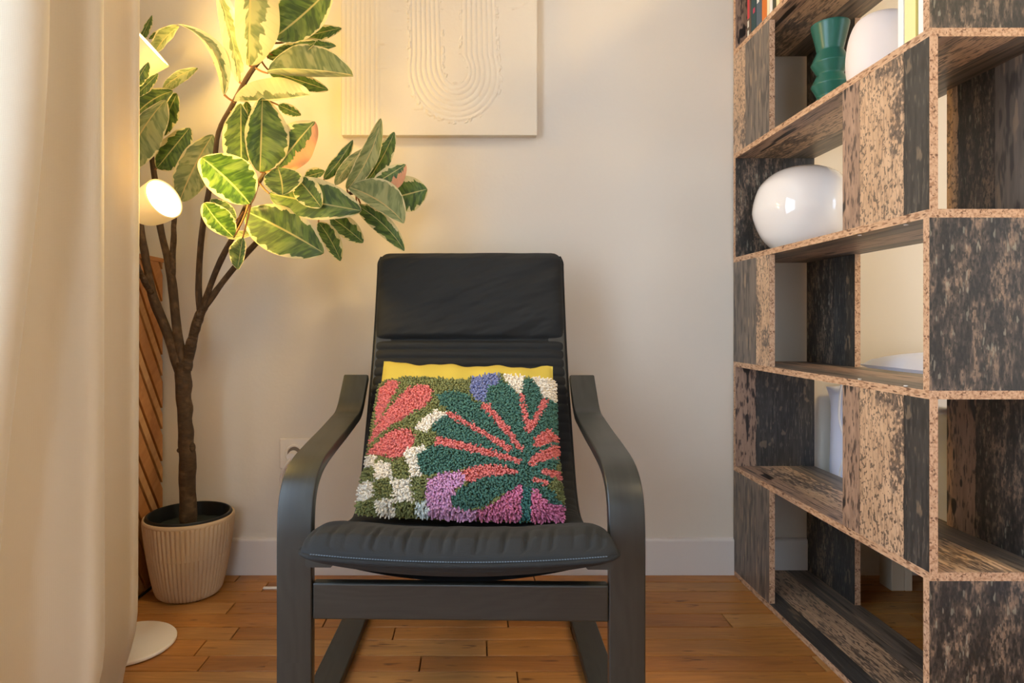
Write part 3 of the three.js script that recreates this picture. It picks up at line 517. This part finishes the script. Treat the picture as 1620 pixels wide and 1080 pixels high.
// ------------------------------------------------------------------ the bentwood armchair
const chair = thing('armchair', 'black bentwood lounge armchair with a dark padded cushion, standing on the plank floor', 'armchair', [-0.026, 0, -1.162]);
chair.rotation.y = -0.02;
{
  const stain = texture(512, 256, (u, v) => { const w = (fbm(u * 3, v * 5, 401, 3) - 0.5) * 0.5, g = 0.5 + 0.5 * Math.sin((v + w) * 70 + Math.sin(u * 9) * 2), f = fbm(u * 8, v * 90, 403, 3); return mix3([32, 35, 33], [49, 52, 48], g * 0.35 + f * 0.5); });
  const blackWood = phys({ map: stain, roughness: 0.38, clearcoat: 0.25, clearcoatRoughness: 0.35 });
  // side frame: path (depth behind the front face, height) of the outer face, bent from one strip
  const strip = (path, half, thick, x) => {              // a bent board: path of [z, y], width 2*half across x, thick inward
    const curve = new THREE.CatmullRomCurve3(path.map(([z, y]) => V(0, y, -z)), false, 'centripetal', 0.5), n = path.length * 10;
    const pts = curve.getSpacedPoints(n), ring = []; const c = 0.003;
    const prof = [[-half, -c], [-half + c, 0], [half - c, 0], [half, -c], [half, -thick + c], [half - c, -thick], [-half + c, -thick], [-half, -thick + c], [-half, -c]];
    let total = 0; const along = [0]; for (let i = 1; i <= n; i++) { total += pts[i].distanceTo(pts[i - 1]); along.push(total); }
    const frame = pts.map((p, i) => { const t = pts[Math.min(i + 1, n)].clone().sub(pts[Math.max(i - 1, 0)]).normalize(); return V(0, -t.z, t.y).multiplyScalar(-1); });
    const g = grid(prof.length - 1, n, (u, v) => { const k = Math.round(v * n), [a, b] = prof[Math.round(u * (prof.length - 1))]; return pts[k].clone().addScaledVector(frame[k], b).add(V(x + a, 0, 0)); });
    const uv = g.attributes.uv; for (let j = 0; j <= n; j++) for (let i = 0; i < prof.length; i++) uv.setXY(j * prof.length + i, along[j] / 0.9, (prof[i][0] + prof[i][1]) / 0.45 + 0.3);
    const cap = (k, flip) => { const idx = [], pos = prof.slice(0, -1).map(([a, b]) => pts[k].clone().addScaledVector(frame[k], b).add(V(x + a, 0, 0))); for (let i = 1; i < pos.length - 1; i++) idx.push(...(flip ? [0, i + 1, i] : [0, i, i + 1])); const e = new THREE.BufferGeometry().setFromPoints(pos); e.setAttribute('uv', new THREE.Float32BufferAttribute(pos.flatMap((q, i) => [prof[i][0], prof[i][1]]), 2)); e.setIndex(idx); e.computeVertexNormals(); return e.toNonIndexed(); };
    const gg = g.toNonIndexed();
    return mergeGeometries([gg, cap(0, false), cap(n, true)]);
  };
  const loop = [[0.553, 0.676], [0.532, 0.655], [0.506, 0.630], [0.482, 0.608], [0.452, 0.592], [0.40, 0.584], [0.30, 0.572], [0.18, 0.560], [0.10, 0.549], [0.062, 0.537], [0.03, 0.516], [0.010, 0.485], [0.002, 0.445], [0, 0.40], [0, 0.3], [0, 0.2], [0, 0.12], [0.003, 0.075], [0.014, 0.035], [0.04, 0.008], [0.08, 0.0012], [0.14, 0.001], [0.3, 0.001], [0.5, 0.001], [0.62, 0.001]];
  for (const s of [-1, 1]) {
    mesh('side_frame', strip(loop, 0.033, 0.023, s * 0.307), blackWood, chair);
    const rail = [[-0.052, 0.386], [0.0, 0.382], [0.09, 0.364], [0.22, 0.338], [0.34, 0.320], [0.42, 0.322], [0.478, 0.362], [0.525, 0.44], [0.575, 0.56], [0.635, 0.70], [0.685, 0.83], [0.72, 0.95], [0.738, 1.0]];
    mesh('seat_rail', strip(rail, 0.024, 0.02, s * 0.247), blackWood, chair);
  }
  const rail = box(-0.2735, 0.2735, 0.268, 0.336, -0.0245, -0.003, 0.004); { const p = metreUV(rail), uv = p.attributes.uv; for (let i = 0; i < uv.count; i++) uv.setXY(i, uv.getX(i) / 0.6, uv.getY(i) / 0.2); mesh('front_rail', p, blackWood, chair); }
  mesh('rear_rail', metreUV(box(-0.2735, 0.2735, 0.003, 0.055, -0.618, -0.598, 0.004)), blackWood, chair);
  mesh('seat_sling', grid(20, 24, (u, v) => { const z = lerp(0.0, 0.4, v), a = u * 2 - 1; return V(a * 0.23, lerp(0.372, 0.298, v) - 0.03 * (1 - a * a), -z); }), std({ color: 0x23272c, roughness: 0.95, side: THREE.DoubleSide }), chair);

  // the padded cushion: one continuous quilted pad over seat and back
  const fabricBump = texture(256, 256, (u, v) => [255 * (0.5 + 0.22 * Math.sin(u * Math.PI * 100) + 0.22 * Math.sin(v * Math.PI * 100) + 0.1 * (hash(Math.floor(u * 256), Math.floor(v * 256)) - 0.5))], false); fabricBump.repeat.set(8, 16);
  const fabric = phys({ color: 0x1a1e20, roughness: 0.8, sheen: 0.2, sheenRoughness: 0.5, sheenColor: new THREE.Color(0x5f6468), bumpMap: fabricBump, bumpScale: 0.0003 });
  const mid = [[-0.080, 0.414], [-0.02, 0.414], [0.09, 0.390], [0.22, 0.359], [0.34, 0.338], [0.42, 0.341], [0.476, 0.382], [0.523, 0.465], [0.572, 0.57], [0.632, 0.70], [0.682, 0.83], [0.718, 0.95], [0.738, 1.026]];
  const curve = new THREE.CatmullRomCurve3(mid.map(([z, y]) => V(0, y, -z)), false, 'centripetal'), Len = curve.getLength(), N = 420, pts = curve.getSpacedPoints(N);
  const nor = pts.map((p, i) => { const t = pts[Math.min(i + 1, N)].clone().sub(pts[Math.max(i - 1, 0)]).normalize(); return V(0, -t.z, t.y); });  // up / forward
  const headFrom = Len - 0.275, seatTo = 0.20, pitch = 0.0262;
  const width = (s) => 0.278 - 0.004 * smooth(0.5, 1.0, s) - 0.05 * (1 - smooth(0, 0.02, s)) ** 2 * 0.5 - 0.032 * (1 - Math.sqrt(Math.max(0, 1 - clamp((s - Len + 0.034) / 0.034) ** 2)));
  const creases = []; for (let i = 0; i < 19; i++) creases.push([-0.92 + i * 0.102 + (rnd() - 0.5) * 0.06, between(0.011, 0.022), between(0.003, 0.009)]);
  const top = (s, a) => {                                // thickness above the mid line
    const e = Math.pow(Math.max(0, 1 - Math.abs(a) ** 14), 0.5), ends = Math.sqrt(clamp(s / 0.03)) * Math.sqrt(clamp((Len - s) / 0.03));
    const q = Math.abs(Math.sin(Math.PI * s / pitch)), ribs = 0.021 + 0.0085 * q ** 0.5;
    const head = 0.026 + 0.022 * Math.sin(Math.PI * clamp((s - headFrom) / (Len - headFrom))) ** 0.6, front = 0.030 + 0.012 * Math.sin(Math.PI * clamp(s / seatTo)) ** 0.7;
    const inHead = smooth(headFrom - 0.004, headFrom + 0.012, s), inSeat = 1 - smooth(seatTo - 0.01, seatTo + 0.004, s);
    let h = lerp(lerp(ribs, front, inSeat), head, inHead);
    h -= 0.012 * Math.exp(-(((s - headFrom) / 0.006) ** 2));
    let pucker = 0; for (const [c0, wd, dp] of creases) { const q = (a - c0 - (s - 0.03) * wd * 40) / wd; pucker += dp * Math.exp(-q * q); }
    const wr = inHead * 0.010 * (fbm(a * 1.6 + s * 3, s * 24 - a * 2.5, 411, 3) - 0.5) * 2 - smooth(0.004, 0.016, s) * (1 - smooth(0.03, 0.085, s)) * pucker + (1 - smooth(0.1, 0.2, s)) * 0.003 * (fbm(a * 7, s * 22, 417, 3) - 0.5) * 2 + 0.0015 * (fbm(a * 9, s * 30, 415, 2) - 0.5);
    return (h + wr) * e * ends;
  };
  const surf = (sgn) => grid(150, N, (u, v) => {
    const k = Math.round(v * N), s = v * Len, a = (u * 2 - 1) * (sgn > 0 ? 1 : -1), w = width(s), sag = 0.02 * smooth(0.02, 0.2, s) * (1 - a * a) * (1 - smooth(0.3, 0.6, s)) + 0.012 * (1 - smooth(0.02, 0.2, s)) * (1 - a * a) * (1 - smooth(0.3, 0.6, s));
    const h = sgn > 0 ? top(s, a) : -0.012 * Math.pow(Math.max(0, 1 - Math.abs(a) ** 14), 0.5) * Math.sqrt(clamp(s / 0.02)) * Math.sqrt(clamp((Len - s) / 0.02)) * (1 + 1.4 * (1 - smooth(0, 0.25, s)) * (1 - a * a));
    return pts[k].clone().addScaledVector(nor[k], h).add(V(a * w, -sag, 0));
  });
  mesh('cushion', mergeVertices(mergeGeometries([surf(1), surf(-1)])), fabric, chair);
  const edge = (a) => { const out = []; for (let k = 2; k <= N; k += 6) out.push(pts[k].clone().add(V(a * width(k / N * Len), 0, 0))); return out; };
  const l = edge(-1), r = edge(1), frontEdge = []; for (let i = 1; i < 24; i++) { const a = 1 - i / 12, p = pts[0].clone().add(V(a * width(0), -0.012 * (1 - a * a), 0.002)); frontEdge.push(p); }
  const loopPts = [...l.slice().reverse(), ...frontEdge.slice().reverse(), ...r];
  mesh('piping', new THREE.TubeGeometry(new THREE.CatmullRomCurve3(loopPts, false, 'centripetal'), 500, 0.0046, 8), fabric, chair);
  const stitches = []; for (let i = 0; i < 110; i++) { const a = -0.98 + 1.96 * i / 109, p = pts[0].clone().add(V(a * width(0.004), -0.012 * (1 - a * a) + 0.0065, 0.0015)); stitches.push(new THREE.BoxGeometry(0.0032, 0.0011, 0.0016).translate(p.x, p.y, p.z)); }
  mesh('stitching', mergeGeometries(stitches), std({ color: 0x66788a, roughness: 0.8 }), chair).userData.kind = 'stuff';
}

// ------------------------------------------------------------------ tufted cushion
{
  const B = V(-0.032, 0.378, -1.412), Tp = V(-0.016, 0.700, -1.69), up = Tp.clone().sub(B), hgt = up.length(); up.normalize();
  const right = V(1, 0, 0.0); right.addScaledVector(up, -right.dot(up)).normalize(); const out = right.clone().cross(up).normalize();
  const c = thing('throw_pillow', 'square tufted cushion with a green leaf pattern and yellow back, sitting on the armchair', 'cushion', B.toArray());
  const W = 0.225, inflate = (u, v) => { const a = u * 2 - 1, b = v * 2 - 1; return Math.pow(Math.max(0, (1 - Math.abs(a) ** 2.6) * (1 - Math.abs(b) ** 2.6)), 0.55); };
  const plane = (u, v, h) => { // u across, v up; edges bow in between the corners, the foot is pressed by the seat
    const a = u * 2 - 1, b = v * 2 - 1, w = W * (1 - 0.018 * (1 - b * b)) * (1 + 0.02 * smooth(0.4, 0, v)), y = hgt * (v + 0.014 * (v < 0.5 ? 1 : -1) * (1 - a * a) * Math.abs(b) * (v < 0.5 ? -1 : 0.6));
    return V(0, 0, 0).addScaledVector(right, a * w).addScaledVector(up, y).addScaledVector(out, h);
  };
  const frontAt = (u, v) => plane(u, v, 0.012 + 0.078 * inflate(u, v) * (1 + 0.25 * (0.5 - v)));
  const hem = (u, v) => smooth(0.85, 1, v) * (0.0035 * Math.sin(u * 21) + 0.002 * Math.sin(u * 47 + 1) - 0.006 * Math.sin(Math.PI * u));
  const yellow = std({ color: 0xccb84c, roughness: 0.9 });
  mesh('rug_base', grid(40, 36, (u, v) => frontAt(u, v * 0.75).addScaledVector(out, -0.0015)), std({ color: 0x5c5c44, roughness: 0.95 }), c);
  mesh('yellow_back', mergeGeometries([grid(30, 30, (u, v) => plane(1 - u, v, 0.010 - 0.055 * inflate(u, v)).addScaledVector(up, hem(1 - u, v))), grid(60, 40, (u, v) => frontAt(u, v).addScaledVector(out, -0.004 + 0.003 * Math.sin(u * 33) * smooth(0.7, 0.85, v) * smooth(1, 0.9, v)).addScaledVector(up, hem(u, v)))]), yellow, c);
  // the pattern, traced as polygons in the cushion's own square (0..1 across, 0..1 up)
  const Q = { tl: [240, 78], tr: [1250, 84], bl: [92, 985], br: [1290, 965] };
  // the filled cushion bulges towards the eye, so that heights read off the flat square are brought back to the cloth
  const table = (t, v) => { for (let i = 1; i < t.length; i++) if (v < t[i][0] || i === t.length - 1) return lerp(t[i - 1][1], t[i][1], (v - t[i - 1][0]) / (t[i][0] - t[i - 1][0])); };
  const BULGE = [[0.03, 0], [0.21, 0.1], [0.41, 0.25], [0.68, 0.5], [0.9, 0.75], [0.976, 0.86], [1.02, 1]], FLAT = [[0, 0], [0.15, 0.1], [0.32, 0.25], [0.585, 0.5], [0.825, 0.75], [0.935, 0.86], [1, 1]];
  const toUV = ([x, y]) => { let u = 0.5, v = 0.5; for (let i = 0; i < 12; i++) { const lx = lerp(Q.bl[0], Q.tl[0], v), rx = lerp(Q.br[0], Q.tr[0], v); u = (x - lx) / (rx - lx); const ty = lerp(Q.tl[1], Q.tr[1], u), by = lerp(Q.bl[1], Q.br[1], u) + 38 * (1 - (2 * u - 1) ** 2); v = (by - y) / (by - ty); } const w = Math.pow(Math.max(0, 1 - Math.abs(2 * u - 1) ** 2.6), 0.55); return [u, lerp(table(FLAT, v), table(BULGE, v), w)]; };
  const col = { olive: 0x7f8350, coral: 0xdb7d77, cream: 0xf0e8d8, ice: 0xdfe6e2, green: 0x4a7466, violet: 0x8088b4, pink: 0xd87c98, mauve: 0xd9a4c8, magenta: 0xd07a9c, teal: 0x447a74 };
  const stroke = (a, b, w0, w1 = w0) => { const dx = b[0] - a[0], dy = b[1] - a[1], n = Math.hypot(dx, dy), px = -dy / n / 2, py = dx / n / 2; return [[a[0] + px * w0, a[1] + py * w0], [b[0] + px * w1, b[1] + py * w1], [b[0] - px * w1, b[1] - py * w1], [a[0] - px * w0, a[1] - py * w0]]; };
  const shapes = [
    ['coral', [[240, 205], [300, 162], [350, 172], [357, 208], [228, 430], [205, 440], [225, 270]]], ['coral', [[535, 212], [552, 250], [540, 292], [500, 340], [205, 520], [170, 560], [185, 500], [300, 335], [400, 228], [480, 200]]], ['coral', [[165, 600], [240, 532], [330, 465], [420, 468], [455, 512], [445, 560], [400, 622], [330, 642], [260, 626], [170, 612]]],
    ['cream', [[130, 620], [228, 622], [215, 692], [120, 692]]], ['cream', [[215, 665], [312, 660], [325, 762], [218, 768]]], ['cream', [[90, 778], [215, 770], [210, 882], [70, 905]]], ['cream', [[315, 765], [422, 755], [442, 897], [325, 897]]], ['cream', [[213, 890], [322, 882], [332, 1040], [222, 1040]]], ['ice', [[440, 902], [512, 890], [540, 1050], [458, 1050]]],
    ['green', [[572, 268], [640, 243], [750, 250], [780, 300], [850, 312], [850, 210], [920, 155], [985, 188], [1030, 240], [1060, 150], [1110, 138], [1152, 180], [1172, 242], [1300, 255], [1300, 500], [1220, 720], [1195, 765], [1300, 880], [1160, 832], [1100, 780], [1092, 1060], [1040, 1060], [1050, 760], [820, 912], [700, 935], [650, 905], [655, 860], [720, 790], [800, 740], [1030, 692], [950, 662], [720, 692], [530, 740], [480, 722], [463, 620], [520, 582], [570, 560], [590, 512], [543, 470], [545, 420], [575, 388], [640, 380], [635, 345], [590, 322]]],
    ['cream', [[572, 352], [635, 370], [630, 392], [565, 420], [520, 492], [438, 470], [500, 408]]], ['cream', [[383, 612], [420, 580], [512, 563], [516, 592], [460, 622], [497, 747], [430, 757], [410, 682]]],
    ['violet', [[778, 120], [932, 120], [925, 178], [862, 212], [846, 302], [802, 292], [762, 250]]], ['cream', [[932, 110], [1066, 110], [1058, 238], [1034, 242], [985, 190]]], ['cream', [[1110, 110], [1310, 110], [1290, 270], [1234, 252], [1172, 242], [1152, 182], [1108, 140]]],
    ['coral', stroke([842, 312], [1050, 565], 44, 34)], ['coral', stroke([638, 372], [990, 572], 30, 38)], ['coral', stroke([566, 535], [1042, 632], 50, 34)], ['coral', stroke([1048, 238], [1092, 460], 30, 34)], ['coral', stroke([1192, 255], [1095, 455], 34, 30)], ['coral', [[1108, 542], [1128, 480], [1202, 420], [1300, 470], [1150, 542]]], ['coral', stroke([1090, 637], [1290, 540], 46, 70)], ['coral', stroke([1155, 672], [1290, 700], 34, 60)], ['coral', stroke([1100, 722], [1192, 745], 26, 34)],
    ['coral', [[718, 702], [800, 664], [920, 658], [1032, 685], [1020, 708], [860, 727], [760, 768], [720, 742]]], ['mauve', [[530, 762], [600, 722], [718, 705], [737, 762], [682, 812], [645, 882], [660, 922], [792, 932], [802, 1060], [535, 1060], [504, 852]]],
    ['magenta', [[792, 932], [860, 902], [1042, 758], [1052, 800], [1040, 1060], [800, 1060]]], ['magenta', [[1102, 778], [1142, 790], [1162, 832], [1300, 880], [1310, 1010], [1095, 1060]]], ['green', [[1150, 750], [1200, 770], [1240, 850], [1215, 858], [1160, 820]]], ['teal', [[1048, 770], [1098, 770], [1096, 1060], [1038, 1060]]],
  ].map(([k, p]) => { const q = p.map(toUV); return [k, q, Math.min(...q.map((a) => a[0])), Math.max(...q.map((a) => a[0])), Math.min(...q.map((a) => a[1])), Math.max(...q.map((a) => a[1]))]; });
  const inside = (u, v, q) => { let hit = false; for (let i = 0, j = q.length - 1; i < q.length; j = i++) if ((q[i][1] > v) !== (q[j][1] > v) && u < (q[j][0] - q[i][0]) * (v - q[i][1]) / (q[j][1] - q[i][1]) + q[i][0]) hit = !hit; return hit; };
  const colourAt = (u, v) => { let k = 'olive'; for (const [n, q, a, b, e, f] of shapes) if (u >= a && u <= b && v >= e && v <= f && inside(u, v, q)) k = n; return k; };
  const tuft = new THREE.CylinderGeometry(0.0016, 0.0031, 0.0125, 6, 1).translate(0, 0.0042, 0);
  const spots = []; const nu = 118, nv = 108;
  for (let j = 0; j < nv; j++) for (let i = 0; i < nu; i++) {
    const u = clamp((i + 0.5 + (rnd() - 0.5) * 0.9) / nu, 0.004, 0.996), v = clamp((j + 0.5 + (rnd() - 0.5) * 0.9) / nv, 0.004, 1);
    const limit = 0.80 - 0.035 * Math.exp(-(((u - 0.42) / 0.16) ** 2)) + 0.03 * smooth(0.5, 0.62, u) + 0.04 * smooth(0.85, 1, u) + 0.008 * (noise(u * 14, 3, 97) - 0.5); if (v > limit) continue;
    spots.push([u, v]);
  }
  const pile = new THREE.InstancedMesh(tuft, std({ color: 0xffffff, roughness: 0.95 }), spots.length); pile.name = 'tufted_pile'; pile.castShadow = pile.receiveShadow = true; pile.userData.kind = 'stuff';
  const m = new THREE.Matrix4(), q = new THREE.Quaternion(), s = V(1, 1, 1), shade = new THREE.Color();
  spots.forEach(([u, v], i) => {
    const e = 0.004, p = frontAt(u, v), n = frontAt(Math.min(u + e, 1), v).sub(frontAt(Math.max(u - e, 0), v)).cross(frontAt(u, Math.min(v + e, 1)).sub(frontAt(u, Math.max(v - e, 0)))).normalize();
    if (!(n.lengthSq() > 0.5)) n.copy(out);
    n.add(V((rnd() - 0.5) * 0.9, (rnd() - 0.5) * 0.7 - 0.25, (rnd() - 0.5) * 0.7)).normalize();
    q.setFromUnitVectors(V(0, 1, 0), n); const k = between(0.75, 1.2); s.set(between(0.85, 1.35), k, between(0.85, 1.35));
    pile.setMatrixAt(i, m.compose(p, q, s));
    shade.set(col[colourAt(u, v)]).multiplyScalar(between(0.82, 1.18)); pile.setColorAt(i, shade);
  });
  c.add(pile);
}

renderer.render(scene, camera);
